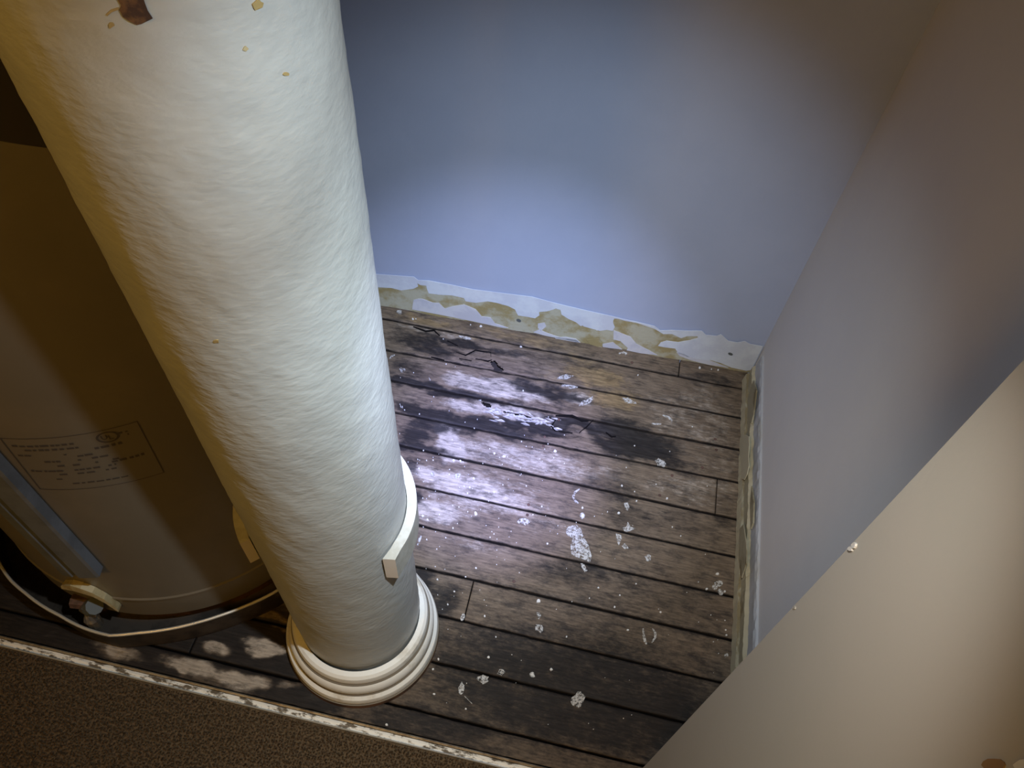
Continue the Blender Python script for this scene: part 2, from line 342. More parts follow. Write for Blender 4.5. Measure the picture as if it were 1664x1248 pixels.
def seg_dist(u, v, path):
    best = np.full_like(u, 1e9)
    for (a, b) in zip(path[:-1], path[1:]):
        ax, ay = a; bx, by = b; L2 = (bx - ax) ** 2 + (by - ay) ** 2
        t = np.clip(((u - ax) * (bx - ax) + (v - ay) * (by - ay)) / L2, 0, 1)
        best = np.minimum(best, np.hypot(u - ax - t * (bx - ax), v - ay - t * (by - ay)))
    return best
def in_poly(u, v, poly):
    ins = np.zeros(u.shape, bool); n = len(poly); j = n - 1
    for i in range(n):
        xi, yi = poly[i]; xj, yj = poly[j]
        c = ((yi > v) != (yj > v)) & (u < (xj - xi) * (v - yi) / (yj - yi + 1e-12) + xi)
        ins ^= c; j = i
    return ins

# plank joints: (y at x = 0, y at x = -0.42), back to front
JOINT = [(0.012, 0.0), (-0.052, -0.059), (-0.133, -0.143), (-0.217, -0.224), (-0.298, -0.304), (-0.384, -0.384), (-0.466, -0.466), (-0.549, -0.548), (-0.632, -0.630), (-0.712, -0.710), (-0.793, -0.791), (-0.876, -0.874), (YT, YT)]
# butt joints inside a row: row -> x positions
def bx(u, v): return float(on_z(u, v)[0])
BUTT = {0: [bx(1104, 598)], 4: [bx(1164, 806)], 8: [bx(762, 975)], 2: [-1.02], 9: [-1.10], 5: [-1.15], 10: [-0.93]}
GAP = 0.0021
def plank(row, x0, x1):
    dx = 0.0028
    nx = max(int((x1 - x0) / dx), 2); ny = 30 if row not in (0, 11) else 14
    s = np.linspace(0, 1, ny); s[1] = 0.035; s[-2] = 0.965
    xs = np.linspace(x0 + GAP * 0.5, x1 - GAP * 0.5, nx)
    X, S = np.meshgrid(xs, s, indexing='ij')
    hi = JOINT[row][0] + (JOINT[row][1] - JOINT[row][0]) * (-X / 0.42); lo = JOINT[row + 1][0] + (JOINT[row + 1][1] - JOINT[row + 1][0]) * (-X / 0.42)
    X, S, hi, lo = (q for q in (X, S, hi, lo))
    hi = np.where(X < -0.9, JOINT[row][1] + 0 * X + (JOINT[row][1] - JOINT[row][0]) * (0.48 / 0.42), hi); lo = np.where(X < -0.9, JOINT[row + 1][1] + (JOINT[row + 1][1] - JOINT[row + 1][0]) * (0.48 / 0.42), lo)
    jag = (fbm(X * 60, S * 0 + row * 7.0, 5) - 0.5) * 0.0022
    wear = np.where((X < -0.35) & (X > -0.9), 1, 0.35)
    Y = (lo + GAP) + (hi - lo - 2 * GAP) * S + jag * wear * np.where((S < 0.02) | (S > 0.98), 1, 0.0)
    u, vv = pixel(np.stack([X.ravel(), Y.ravel(), np.zeros(X.size)], 1)); u = u.reshape(X.shape); vv = vv.reshape(X.shape)
    wu = (fbm(X * 28, Y * 40, 3) - 0.5) * 46; wv = (fbm(X * 28 + 50, Y * 40, 9) - 0.5) * 22
    dk = field(DARK, u, vv, wu, wv); pl = field(PALE, u, vv, wu * 0.7, wv * 0.7); oc = field(OCHRE, u, vv, wu, wv)
    pl = np.where(u < 520, pl * (0.45 + 1.0 * fbm(X * 70, Y * 110, 77)), pl)
    dk = np.where(u < 520, np.clip(dk + 0.3, 0, 1.1) * np.clip(1.25 - pl * 1.15, 0, 1), dk)
    edge = np.minimum(S, 1 - S) * (hi - lo)
    dk = np.maximum(dk, 0.62 * np.clip(1 - edge / 0.004, 0, 1))
    crk = np.zeros_like(u)
    wob = (fbm(X * 300, Y * 300, 21) - 0.5) * 5
    for path, hw in CRACKS: crk = np.maximum(crk, np.clip(1.6 - seg_dist(u + wob, vv + wob, path) / hw, 0, 1))
    dk = np.maximum(dk, np.clip(crk, 0, 1) * 0.5)
    rot = np.clip(np.maximum(field([(800, 610, 170, 60, 12, 1.0), (900, 690, 150, 30, 12, 1.0)], u, vv, 0, 0), 0), 0, 1)
    Z = (fbm(X * 22, Y * 60, 31) - 0.5) * 0.0022 - np.where(edge < 0.0009, 0.0014, 0) - crk * 0.0006
    Z += rot * (fbm(X * 40, Y * 160, 41) - 0.55) * 0.0065 + ((row * 37) % 5 - 2) * 0.0003
    Z -= rot * np.clip(dk - 0.6, 0, 1) * 0.004
    hole = np.zeros(u.shape, bool)
    for h in HOLES: hole |= in_poly(u, vv, h)
    n = X.size; idx = np.arange(n).reshape(X.shape)
    V = np.stack([X.ravel(), Y.ravel(), Z.ravel()], 1)
    q = np.stack([idx[:-1, :-1], idx[1:, :-1], idx[1:, 1:], idx[:-1, 1:]], -1).reshape(-1, 4)
    hm = hole.ravel()
    q = q[~(hm[q].sum(1) >= 2)]
    # skirt
    loop = np.concatenate([idx[:, 0], idx[-1, 1:], idx[-2::-1, -1], idx[0, -2:0:-1]])
    B = V[loop].copy(); B[:, 2] = -0.024
    k = len(loop); bi = n + np.arange(k)
    sk = np.stack([loop, bi, np.roll(bi, -1), np.roll(loop, -1)], 1)
    allv = np.concatenate([V, B]); allf = np.concatenate([q, sk])
    me = bpy.data.meshes.new('plank'); me.vertices.add(len(allv)); me.vertices.foreach_set('co', allv.ravel())
    me.loops.add(allf.size); me.loops.foreach_set('vertex_index', allf.ravel().astype(np.int32))
    me.polygons.add(len(allf)); me.polygons.foreach_set('loop_start', np.arange(0, allf.size, 4, dtype=np.int32))
    me.polygons.foreach_set('use_smooth', np.concatenate([np.ones(len(q), bool), np.zeros(len(sk), bool)]))
    me.update(calc_edges=True); me.validate()
    at = me.attributes.new('stain', 'FLOAT_COLOR', 'POINT')
    c4 = np.zeros((len(allv), 4), np.float32); c4[:, 3] = 1
    c4[:n, 0] = dk.ravel(); c4[:n, 1] = pl.ravel(); c4[:n, 2] = oc.ravel(); c4[n:, 0] = 1.4
    at.data.foreach_set('color', c4.ravel())
    me.materials.append(MATS['planks'])
    o = bpy.data.objects.new('plank', me); col.objects.link(o); o.parent = floor
    return o
for row in range(12):
    cuts = [-1.42] + sorted(BUTT.get(row, [])) + [-0.006]
    for a, b in zip(cuts[:-1], cuts[1:]): plank(row, a, b)

# ------------------------------------------------------------------ peeled strip along the back wall
TOPL = crop(600,420,4.16,[(-60,95),(65,108),(300,125),(330,147),(400,150),(560,180),(700,210),(900,235),(1100,260),(1247,300)]) + crop(900,480,4.16,[(100,75),(250,110),(400,143),(480,163),(560,180),(680,208),(720,238),(800,235),(900,240),(1000,240),(1030,268),(1100,275),(1130,263),(1180,308),(1240,320),(1290,310),(1330,330),(1412,345)])
def slab_on_back(name, px, t, material, parent, base=0.0, label=None):
    fr = [on_back(u, v, base + t) for u, v in px]; bk = [p - np.array([WN[0], WN[1], 0]) * t for p in fr]
    vv, ff = slab(fr, bk); o = obj(name, vv, ff, material, parent)
    if label: o['label'] = label
    return o
# carrier plate: ochre plaster, its foot on the floor line
top = [on_back(u, v, 0.003) for u, v in TOPL]
for p in top: p[0] = min(p[0], -0.001); p[2] -= 0.004
nb = len(top)
fr = top + [np.array(back_pt(x, 0.003, 0.0015 + 0.002 * math.sin(x * 37))) for x in np.linspace(-0.002, -1.40, 40)] + [np.array(back_pt(-1.40, 0.003, 0.11))]
bk = [p - np.array([WN[0], WN[1], 0]) * 0.0028 for p in fr]
v, f = slab(fr, bk)
bb = tag(obj('baseboard_back', v, f, 'ochre_plaster'), 'peeling white and ochre strip at the foot of the blue wall', kind='structure')
up = crop(600,420,4.16,[(-60,195),(65,195),(150,200),(215,216),(300,205),(330,190),(325,168),(345,180),(385,184),(392,212),(402,236),(470,245),(560,250),(640,268),(652,290),(720,300),(800,290),(860,300),(940,322),(985,345),(1005,385),(1070,395),(1120,405),(1150,385),(1148,362),(1200,358),(1245,345),(1262,338),(1300,350),(1312,372),(1350,405),(1420,430),(1450,460),(1560,490),(1620,480),(1648,462),(1650,400)])
up += crop(900,480,4.16,[(20,92),(45,98),(52,130),(100,160),(150,182),(182,208),(230,192),(290,238),(350,232),(398,240),(412,215),(398,180),(408,157),(432,158),(480,172),(560,186),(680,226),(740,262),(800,262),(860,290),(900,276),(970,276),(976,288),(920,304),(840,318),(760,308),(722,320),(704,342),(740,350),(820,360),(840,390),(900,415),(980,432),(1060,438),(1130,458),(1200,488),(1300,510),(1336,505)])
corner = crop(900,480,4.16,[(1412,347)])
poly = TOPL + corner + up[::-1]
fr = [on_back(u, v, 0.0042) for u, v in poly]
for p in fr: p[0] = min(p[0], -0.0008); p[2] = max(p[2], 0.003)
bk = [p - np.array([WN[0], WN[1], 0]) * 0.0012 for p in fr]
v, f = slab(fr, bk); obj('paint_layer', v, f, 'white_flake', bb)['label'] = 'bluish white paint layer with a torn edge'
FL = [crop(600,420,4.16,[(300,282),(330,274),(360,275),(430,300),(470,302),(510,340),(560,325),(640,312),(720,345),(760,392),(820,400),(850,440),(940,470),(900,468),(700,425),(500,385),(290,345),(294,310)]),
      crop(600,420,4.16,[(1110,500),(1150,480),(1190,500),(1260,525),(1300,537),(1400,550),(1420,568),(1300,545),(1180,520)]),
      crop(600,420,4.16,[(1140,442),(1185,435),(1196,460),(1162,490),(1140,470)]),
      crop(900,480,4.16,[(404,238),(470,262),(520,282),(560,330),(640,370),(700,405),(590,392),(492,372),(500,356),(450,310),(402,298)]),
      crop(900,480,4.16,[(330,330),(400,318),(440,350),(462,366),(330,350)]),
      crop(900,480,4.16,[(10,285),(80,282),(150,296),(180,320),(90,308),(10,296)]),
      crop(900,480,4.16,[(830,385),(880,395),(930,425),(1050,440),(1180,490),(1050,470),(930,440),(850,410)])]
for i, px in enumerate(FL):
    slab_on_back('paint_flake', px, 0.0011, 'lavender_flake', bb, base=0.0031)
# dark chips in the strip
for (cu, cv, ra, rb) in [(843, 521, 4, 2.5), (1187, 575.5, 4, 2.2)]:
    slab_on_back('chip', [(cu + ra * math.cos(t), cv + 0.25 * ra * math.cos(t) + rb * math.sin(t)) for t in np.linspace(0, 2 * math.pi, 9)[:-1]], 0.0006, 'valve_grey', bb, base=0.0043)
# flaps of paper-thin paint hanging at the foot
slab_on_back('paint_flake', crop(900,480,4.16,[(220,300),(300,290),(330,330),(322,362),(290,345),(240,330)]), 0.0012, 'ochre_plaster', bb, base=0.005)

# ------------------------------------------------------------------ right baseboard with old paint layers
prof = [(0.0, 0.094), (-0.004, 0.094), (-0.006, 0.088), (-0.007, 0.060), (-0.012, 0.052), (-0.013, 0.030), (-0.017, 0.026), (-0.018, 0.0005), (0.0, 0.0005)]
ys = np.linspace(-0.0295, YE + 0.001, 240); V = []; Fc = []; fm = []
for j, y in enumerate(ys):
    for k, (x, z) in enumerate(prof):
        jx = (fbm(np.array([y * 55.0]), np.array([k * 3.1]), 4)[0] - 0.5) * 0.0050 if 1 <= k <= 7 else 0
        V.append((min(x + jx, 0.0) if k not in (0, 8) else 0.0, y, z))
P = len(prof)
for j in range(len(ys) - 1):
    for k in range(P - 1):
        Fc.append((j * P + k, j * P + k + 1, (j + 1) * P + k + 1, (j + 1) * P + k)); fm.append((0, 0, 0, 2, 1, 3, 2, 3)[k])
Fc += [tuple(range(P)), tuple((len(ys) - 1) * P + k for k in range(P - 1, -1, -1))]; fm += [0, 0]
br = tag(obj('baseboard_right', V, Fc, None, mats=['grey_trim_paint', 'old_cream_paint', 'cream_chip', 'ochre_dark'], fmat=fm), 'narrow baseboard with cracked cream and grey paint along the side wall', kind='structure')
# loose chip of cream paint hanging off the baseboard
def slab_on_x(name, px, x, t, material, parent):
    fr = [on_x(u, v, x) for u, v in px]; bk = [p + np.array([t, 0, 0]) for p in fr]
    vv, ff = slab(fr, bk); return obj(name, vv, ff, material, parent)
c1 = crop(1170,580,4.455,[(150,570),(185,562),(208,575),(210,640),(205,720),(208,790),(195,850),(175,890),(150,880),(158,830),(155,770),(143,700),(138,640)])
slab_on_x('paint_chip', c1, -0.019, 0.0015, 'cream_chip', br)['label'] = 'loose cream paint chip hanging off the board'
slab_on_x('paint_chip', crop(1170,580,4.455,[(200,300),(240,170),(262,240),(240,420),(225,480),(200,470)]), -0.0135, 0.003, 'old_cream_paint', br)
slab_on_x('paint_chip', crop(900,780,4.16,[(1255,330),(1280,300),(1300,440),(1302,560),(1268,660),(1250,530)]), -0.0205, 0.002, 'old_cream_paint', br)
slab_on_x('paint_chip', crop(900,780,4.16,[(1335,40),(1350,150),(1345,290),(1330,330),(1325,150)]), -0.012, 0.003, 'old_cream_paint', br)

# ------------------------------------------------------------------ near wall marks
def slab_near(name, px, t, material):
    fr = [on_x(u, v, XE - t) for u, v in px]; bk = [p + np.array([t + 0.0005, 0, 0]) for p in fr]
    vv, ff = slab(fr, bk); return obj(name, vv, ff, material, wf)
def ring_px(cu, cv, ra, rb, n, seed, jag=0.25, ang=0):
    rr = random.Random(seed); out = []
    for i in range(n):
        t = 2 * math.pi * i / n; k = 1 + rr.uniform(-jag, jag); x = ra * k * math.cos(t); y = rb * k * math.sin(t); a = math.radians(ang)
        out.append((cu + x * math.cos(a) - y * math.sin(a), cv + x * math.sin(a) + y * math.cos(a)))
    return out
slab_near('paint_drip', ring_px(1386, 886, 3.2, 5.0, 8, 1, .15, 20), 0.0016, 'spatter_white')
slab_near('paint_drip', ring_px(1380, 892, 3.2, 3.6, 8, 2, .15), 0.0016, 'spatter_white')
slab_near('paint_drip', ring_px(1290, 987, 2.0, 3.0, 7, 3, .15), 0.0010, 'wall_paint_beige')
slab_near('worn_patch', ring_px(1615, 1243, 19, 11, 12, 4, .12), 0.0006, 'brown_patch')['label'] = 'brown worn patch'
slab_near('worn_patch', ring_px(1661, 1243, 14, 9, 10, 5, .12), 0.0008, 'spatter_white')['label'] = 'pale worn patch'

# ------------------------------------------------------------------ threshold and carpet
x0, x1 = -1.50, XE
tr = empty('trim_1', (0, 0, 0)); tag(tr, 'worn metal threshold strip between carpet and planks', kind='structure')
n = 160; xs = np.linspace(x0, x1 - 0.001, n)
def strip(name, prof, material, jig=0.0, seed=0):
    V = []; Fc = []; P = len(prof)
    for i, x in enumerate(xs):
        for k, (y, z) in enumerate(prof):
            j = (vnoise(np.array([x * 90.0]), np.array([k * 2.3 + seed]), seed)[0] - 0.5) * jig
            V.append((x, y, z + j))
    for i in range(n - 1):
        for k in range(P):
            k2 = (k + 1) % P
            Fc.append((i * P + k, (i + 1) * P + k, (i + 1) * P + k2, i * P + k2))
    Fc += [tuple(range(P - 1, -1, -1)), tuple((n - 1) * P + k for k in range(P))]
    return obj(name, V, Fc, material, tr)
strip('metal_edge', [(YT - 0.0005, -0.02), (YT - 0.0005, 0.004), (YT - 0.0022, 0.0052), (YT - 0.0045, 0.004), (YT - 0.005, -0.02)], 'brass_edge')
strip('worn_filler', [(YT - 0.0051, -0.02), (YT - 0.0051, 0.0012), (YT - 0.009, 0.0024), (YT - 0.0146, 0.0014), (YT - 0.0146, -0.02)], 'threshold_fill', 0.0016, 3)
strip('metal_edge', [(YT - 0.0147, -0.02), (YT - 0.0147, 0.004), (YT - 0.0158, 0.0046), (YT - 0.017, 0.003), (YT - 0.017, -0.02)], 'pan_rim')
# carpet: short twisted tufts on a backing
rng = np.random.default_rng(7)
cx0, cx1, cy0, cy1 = -2.4, XE - 0.001, -2.8, YT - 0.0175
V = [(cx0, cy0, -0.06), (cx1, cy0, -0.06), (cx1, cy1, -0.06), (cx0, cy1, -0.06), (cx0, cy0, 0.0), (cx1, cy0, 0.0), (cx1, cy1, 0.0), (cx0, cy1, 0.0)]
Fc = [(0, 3, 2, 1), (4, 5, 6, 7), (0, 1, 5, 4), (2, 3, 7, 6), (0, 4, 7, 3), (1, 2, 6, 5)]
V = [np.array(q) for q in V]
sp = 0.0042
gx = np.arange(-1.40, cx1 - 0.003, sp); gy = np.arange(-1.22, cy1 - 0.002, sp)
for x in gx:
    for y in gy:
        a = rng.uniform(0, 6.28); px = min(x + rng.uniform(-.0016, .0016), cx1 - 0.004); py = min(y + rng.uniform(-.0016, .0016), cy1 - 0.003)
        h = 0.004 + rng.uniform(0, 0.0035); lx, ly = rng.uniform(-.0018, .0018, 2); r = 0.0022
        b = len(V)
        for k in range(3): V.append((px + r * math.cos(a + k * 2.094), py + r * math.sin(a + k * 2.094), 0.0))
        V.append((px + lx, py + ly, h))
        Fc += [(b, b + 1, b + 3), (b + 1, b + 2, b + 3), (b + 2, b, b + 3)]
cp = tag(obj('carpet', V, Fc, 'carpet_pile'), 'dark brown low pile carpet in front of the threshold', 'carpet', kind='stuff')

# ------------------------------------------------------------------ paint spatter and nails on the planks
def dome(px, h=0.0007, z=0.0):
    """low flat-topped blob of dried paint"""
    P = [on_z(u, v, z) for u, v in px]; c = sum(P) / len(P); n_ = len(P)
    V = [p + np.array([0, 0, 0.0002]) for p in P] + [c + (p - c) * 0.8 + np.array([0, 0, h]) for p in P]
    Fc = [tuple(range(n_, 2 * n_))] + [(i, (i + 1) % n_, n_ + (i + 1) % n_, n_ + i) for i in range(n_)]
    return V, Fc
BIG = [crop(640,680,4.16,[(1160,762),(1180,733),(1232,720),(1262,745),(1282,800),(1312,852),(1336,930),(1326,975),(1290,958),(1242,942),(1200,920),(1194,862),(1210,812),(1170,790)]),
       crop(640,680,4.16,[(832,700),(852,680),(885,676),(915,690),(918,706),(890,724),(868,714),(845,712)]),
       crop(640,680,4.16,[(1545,740),(1570,735),(1580,700),(1600,735),(1632,745),(1600,760),(1575,768),(1555,760)]),
       crop(640,680,4.16,[(1500,780),(1535,790),(1540,815),(1520,860),(1505,830)]),
       crop(640,680,4.16,[(1540,865),(1560,845),(1588,880),(1560,885)]),
       crop(640,680,4.16,[(1555,575),(1580,570),(1592,600),(1580,628),(1565,610)]),
       crop(640,680,4.16,[(1260,980),(1285,985),(1308,1030),(1290,1040),(1270,1010)]),
       ring_px(900 + 1113 / 4.16, 780 + 700 / 4.16, 7, 4.5, 9, 11), ring_px(900 + 1085 / 4.16, 780 + 725 / 4.16, 5, 4.5, 8, 12), ring_px(900 + 1125 / 4.16, 780 + 755 / 4.16, 4, 6, 8, 13, .2, -30),
       ring_px(784.6, 1104, 9.5, 6.5, 12, 14, .3), ring_px(814, 1093, 5.5, 5, 9, 15), ring_px(750, 1119, 5, 11, 10, 16, .3, 10), ring_px(876, 1020, 6, 7, 10, 17, .4), ring_px(875, 1000, 3.5, 5, 8, 27, .4),
       ring_px(865, 1097, 5, 5, 9, 18, .4), ring_px(752, 1003, 3.2, 6.5, 8, 19, .2, 25), ring_px(946, 838.5, 4, 4.8, 9, 20, .1),
       crop(780,560,5.2,[(835,520),(860,480),(900,470),(950,440),(962,462),(930,495),(880,515)]), ring_px(1021, 652, 11, 4, 11, 22, .28, 20), ring_px(923, 628, 12, 3, 10, 23, .4, 5), ring_px(918, 613, 14, 3, 9, 29, .4, -8),
       ring_px(1073, 752, 9, 5, 11, 24, .28, 30), ring_px(649, 507, 4, 3.2, 8, 25), ring_px(654, 602, 4.5, 4.2, 9, 26, .3), ring_px(756, 549, 12, 2, 9, 28, .2, 12), ring_px(743, 774, 5.5, 4, 9, 30, .3), ring_px(703, 771, 4.5, 4, 9, 31, .3),
       ring_px(939, 1137, 9, 13, 12, 33, .28, 20), ring_px(1180, 1065, 3.2, 3.6, 8, 34, .1), ring_px(1053, 907, 4.5, 5, 9, 35, .4)]
ARCS = [(crop(640,680,4.16,[(1255,478),(1225,500),(1212,530),(1225,560),(1248,575)]), 1.8), (crop(900,780,4.16,[(603,1005),(605,1050),(615,1090),(625,1112)]), 2.2), (crop(900,780,4.16,[(665,1005),(685,1035),(684,1065),(662,1100)]), 2.0),
        (crop(900,480,4.16,[(735,812),(775,825),(798,850),(797,865)]), 1.6), (crop(900,480,4.16,[(435,395),(470,388),(492,395),(485,405)]), 1.4), (crop(620,560,8.32,[(110,195),(140,160),(180,142)]), 1.5),
        (crop(620,560,8.32,[(245,800),(265,850),(290,860)]), 1.0), (crop(640,680,4.16,[(160,860),(175,815),(185,795)]), 2.2), (crop(900,480,4.16,[(660,868),(690,872),(725,872)]), 1.6), (crop(400,948,3.328,[(1180,610),(1222,652)]), 0.9), (crop(620,560,8.32,[(640,450),(660,490)]), 1.3)]
def stroke(path, hw):
    L = []; Rr = []
    for i, p in enumerate(path):
        a = path[max(i - 1, 0)]; b = path[min(i + 1, len(path) - 1)]; dx, dy = b[0] - a[0], b[1] - a[1]; l = math.hypot(dx, dy)
        k = hw * (0.45 if i in (0, len(path) - 1) else 1.0)
        L.append((p[0] - dy / l * k, p[1] + dx / l * k)); Rr.append((p[0] + dy / l * k, p[1] - dx / l * k))
    return L + Rr[::-1]
def splash(px, name='paint_splash', material='paint_white'):
    P = [on_z(u, v, 0.0) for u, v in px]
    fr = [p + np.array([0, 0, 0.0016]) for p in P]; bk = [p + np.array([0, 0, -0.001]) for p in P]
    vv, ff = slab(fr, bk); obj(name, vv, ff, material, floor)
for path, hw in CRACKS: splash(stroke([(p[0] + (i % 2 - .5) * .8, p[1] + (i % 2 - .5) * 1.4) for i, p in enumerate(path)], hw * 0.62), 'crack', 'crack_black')
for px in BIG: splash(px)
for path, hw in ARCS: splash(stroke(path, hw))
DOTS = []
for (x, y, r) in [(680,238,8),(745,258,12),(475,462,7),(512,467,7),(497,507,6),(677,500,7),(553,643,13),(440,600,5),(500,632,5),(308,652,6),(195,660,10),(228,685,8),(400,743,6),(430,712,4),(222,820,6),(350,808,5),(290,885,5),(555,1013,9),(650,805,5),(485,1072,6),(295,1090,8),(895,458,5),(1000,597,6),(1038,848,8),(1090,222,11),(540,407,9),(170,340,7),(200,218,5),(265,283,5),(450,290,9),(405,285,10),(1275,660,15),(375,380,6),(1520,640,10),(1640,560,6),(1275,605,8)]:
    DOTS.append((640 + x / 4.16, 680 + y / 4.16, r / 4.16))
for (x, y, r) in [(1105,635,12),(1032,738,9),(1235,635,6),(1155,755,8),(1210,1190,6),(555,703,6),(445,780,7),(85,1060,7),(460,40,8),(763,125,8),(410,860,9),(720,895,8),(857,380,5),(1060,915,5),(1155,950,5),(1160,1015,7),(1165,1050,7),(1215,1095,7),(1270,1070,5),(500,1015,9),(690,30,5),(300,730,8),(240,800,5),(545,80,5),(800,320,6),(1250,870,5)]:
    DOTS.append((900 + x / 4.16, 780 + y / 4.16, r / 4.16))
for (x, y, r) in [(1580,95,12),(1290,178,7),(1548,495,12),(1650,465,10),(1010,465,7),(1017,600,8),(1125,45,6),(1090,115,6),(1040,410,8),(1310,400,8),(1188,680,6),(760,765,8),(1350,290,5)]:
    DOTS.append((400 + x / 3.328, 948 + y / 3.328, r / 3.328))
for (x, y, r) in [(755,460,10),(610,427,6),(1025,598,8),(295,410,7),(520,716,5),(300,775,5),(1040,895,6),(685,450,5),(325,365,4),(315,410,4)]:
    DOTS.append((600 + x / 4.16, 420 + y / 4.16, r / 4.16))
for (x, y, r) in [(1285,713,8),(985,490,9),(568,540,5),(935,890,5),(545,1018,5),(1065,500,5),(1110,505,6)]:
    DOTS.append((900 + x / 4.16, 480 + y / 4.16, r / 4.16))
rr = random.Random(5)
for i in range(170):
    u = rr.gauss(740, 70); v_ = rr.gauss(770, 90)
    if i > 100: u = rr.uniform(690, 1190); v_ = rr.uniform(720, 1190)
    DOTS.append((u, v_, rr.uniform(0.5, 1.15)))
SV = []; SF = []
for i, (u, v_, r) in enumerate(DOTS):
    P = on_z(u, v_)
    if not (-0.88 < P[0] < -0.025 and YT + 0.004 < P[1] < YB(P[0]) - 0.008): continue
    if abs(np.hypot(P[0] + 0.658, P[1] + 0.765)) < 0.135: continue
    vv, ff = dome(ring_px(u, v_, r, r * rr.uniform(.7, 1.0), 7, i + 100, .22, rr.uniform(0, 90)), 0.0019, 0.0)
    b = len(SV); SV += vv; SF += [tuple(b + k for k in q) for q in ff]
obj('paint_spatter', SV, SF, 'spatter_white', floor)['kind'] = 'stuff'
SV = []; SF = []
for i in range(70):                                    # pale splinters lifted along the rotted seam
    t = rr.random(); u = 795 + t * 110 + rr.gauss(0, 4); v_ = 668 + t * 24 + rr.gauss(0, 5); ln = rr.uniform(2.5, 9); an = math.radians(12 + rr.gauss(0, 12))
    du, dv = ln * math.cos(an), ln * math.sin(an); wd = rr.uniform(0.5, 1.2)
    pts_ = [(u - du, v_ - dv), (u, v_ - wd), (u + du, v_ + dv), (u, v_ + wd)]
    P = [on_z(a_, b_, 0.0) for a_, b_ in pts_]; b = len(SV); h0 = rr.uniform(0.001, 0.004)
    SV += [p + np.array([0, 0, -0.002]) for p in P] + [p + np.array([0, 0, h0 * k_]) for p, k_ in zip(P, (0.2, 1, 0.5, 1))]
    SF += [(b + 4, b + 5, b + 6, b + 7)] + [(b + q, b + (q + 1) % 4, b + 4 + (q + 1) % 4, b + 4 + q) for q in range(4)]
obj('wood_splinters', SV, SF, 'splinter', floor)['kind'] = 'stuff'
for (u, v_) in [(1162, 714), (1164, 731), (1141, 760), (859, 820), (857, 837), (883, 725), (885, 710), (1092, 773), (835, 945), (1072, 805), (1027, 589), (908, 682)]:
    p = on_z(u, v_)
    vv, ff = lathe([(0.0030, -0.001), (0.0030, 0.0010), (0.0024, 0.0015)], 10, tuple(p), cap_top=True)
    obj('nail', vv, ff, 'rust', floor)

# ------------------------------------------------------------------ column
A0 = np.array([-0.65998, -0.75544, 0.0]); AX = np.array([-0.02221053, -0.03632791, 0.99909308]); AX = AX / np.linalg.norm(AX); RC = 0.1011
column = empty('column', (-0.658, -0.7654, 0.0))
tag(column, 'thick white plastered round column with a moulded foot standing on the planks', 'column', kind='thing')
E1 = np.cross([0, 1.0, 0], AX); E1 /= np.linalg.norm(E1); E2 = np.cross(AX, E1)
def cp_(s, ang, r): return A0 + AX * s + r * (math.cos(ang) * E1 + math.sin(ang) * E2)
ns, na = 300, 150; ss = np.linspace(0.03, CEIL / AX[2] - 0.004, ns)
ANG, SS = np.meshgrid(np.arange(na) * 2 * math.pi / na, ss)
def per(f_, fx, fy, seed):      # noise periodic in angle
    return 0.5 * (fbm(np.cos(ANG) * fx + 20, np.sin(ANG) * fx + SS * fy, seed) + fbm(np.sin(ANG) * fx + 40, np.cos(ANG) * fx + SS * fy * 1.1, seed + 3))
disp = (per(0, 2.2, 9, 3) - 0.5) * 0.0030 + (per(0, 9, 60, 8) - 0.5) * 0.0022
disp -= 0.0010
RR = RC + disp
def shaft_r(ang, s):
    i = int(np.clip(round((s - ss[0]) / (ss[1] - ss[0])), 0, ns - 1)); j = int(round((ang % (2 * math.pi)) / (2 * math.pi) * na)) % na
    return float(RR[max(i - 1, 0):i + 2, [(j - 1) % na, j, (j + 1) % na]].max())
PV = A0 + AX * SS[..., None] + RR[..., None] * (np.cos(ANG)[..., None] * E1 + np.sin(ANG)[..., None] * E2)
idx = np.arange(ns * na).reshape(ns, na); nxt = np.roll(idx, -1, 1)
q = np.stack([idx[:-1], nxt[:-1], nxt[1:], idx[1:]], -1).reshape(-1, 4)
sh = obj('shaft', PV.reshape(-1, 3), list(map(tuple, q)) + [tuple(idx[-1]), tuple(idx[0][::-1])], 'column_paint', smooth=True); adopt(sh, column)
sh['label'] = 'lumpy white painted shaft'
mprof = [(0.098, 0.088), (0.106, 0.087), (0.1105, 0.083), (0.1125, 0.076), (0.1125, 0.071), (0.1105, 0.0685), (0.1150, 0.0655), (0.1200, 0.059), (0.1215, 0.050), (0.1205, 0.042), (0.1170, 0.0375), (0.1215, 0.0345), (0.1270, 0.0300), (0.1290, 0.0230), (0.1285, 0.0160), (0.1250, 0.0135), (0.1300, 0.0120), (0.1307, 0.0005)]
v, f = lathe(mprof, 96, (-0.658, -0.7654, 0.0))
fm = []
for j in range(len(mprof) - 1): fm += [1 if j in (5, 10, 15) else (2 if j >= 16 else 0)] * 96  # groove faces get a darker colour than the rings
bs = obj('base_moulding', v, f, None, mats=['column_moulding', 'moulding_groove', 'heater_rust'], fmat=fm, smooth=True); adopt(bs, column); bs['label'] = 'ringed foot moulding with darker grooves'
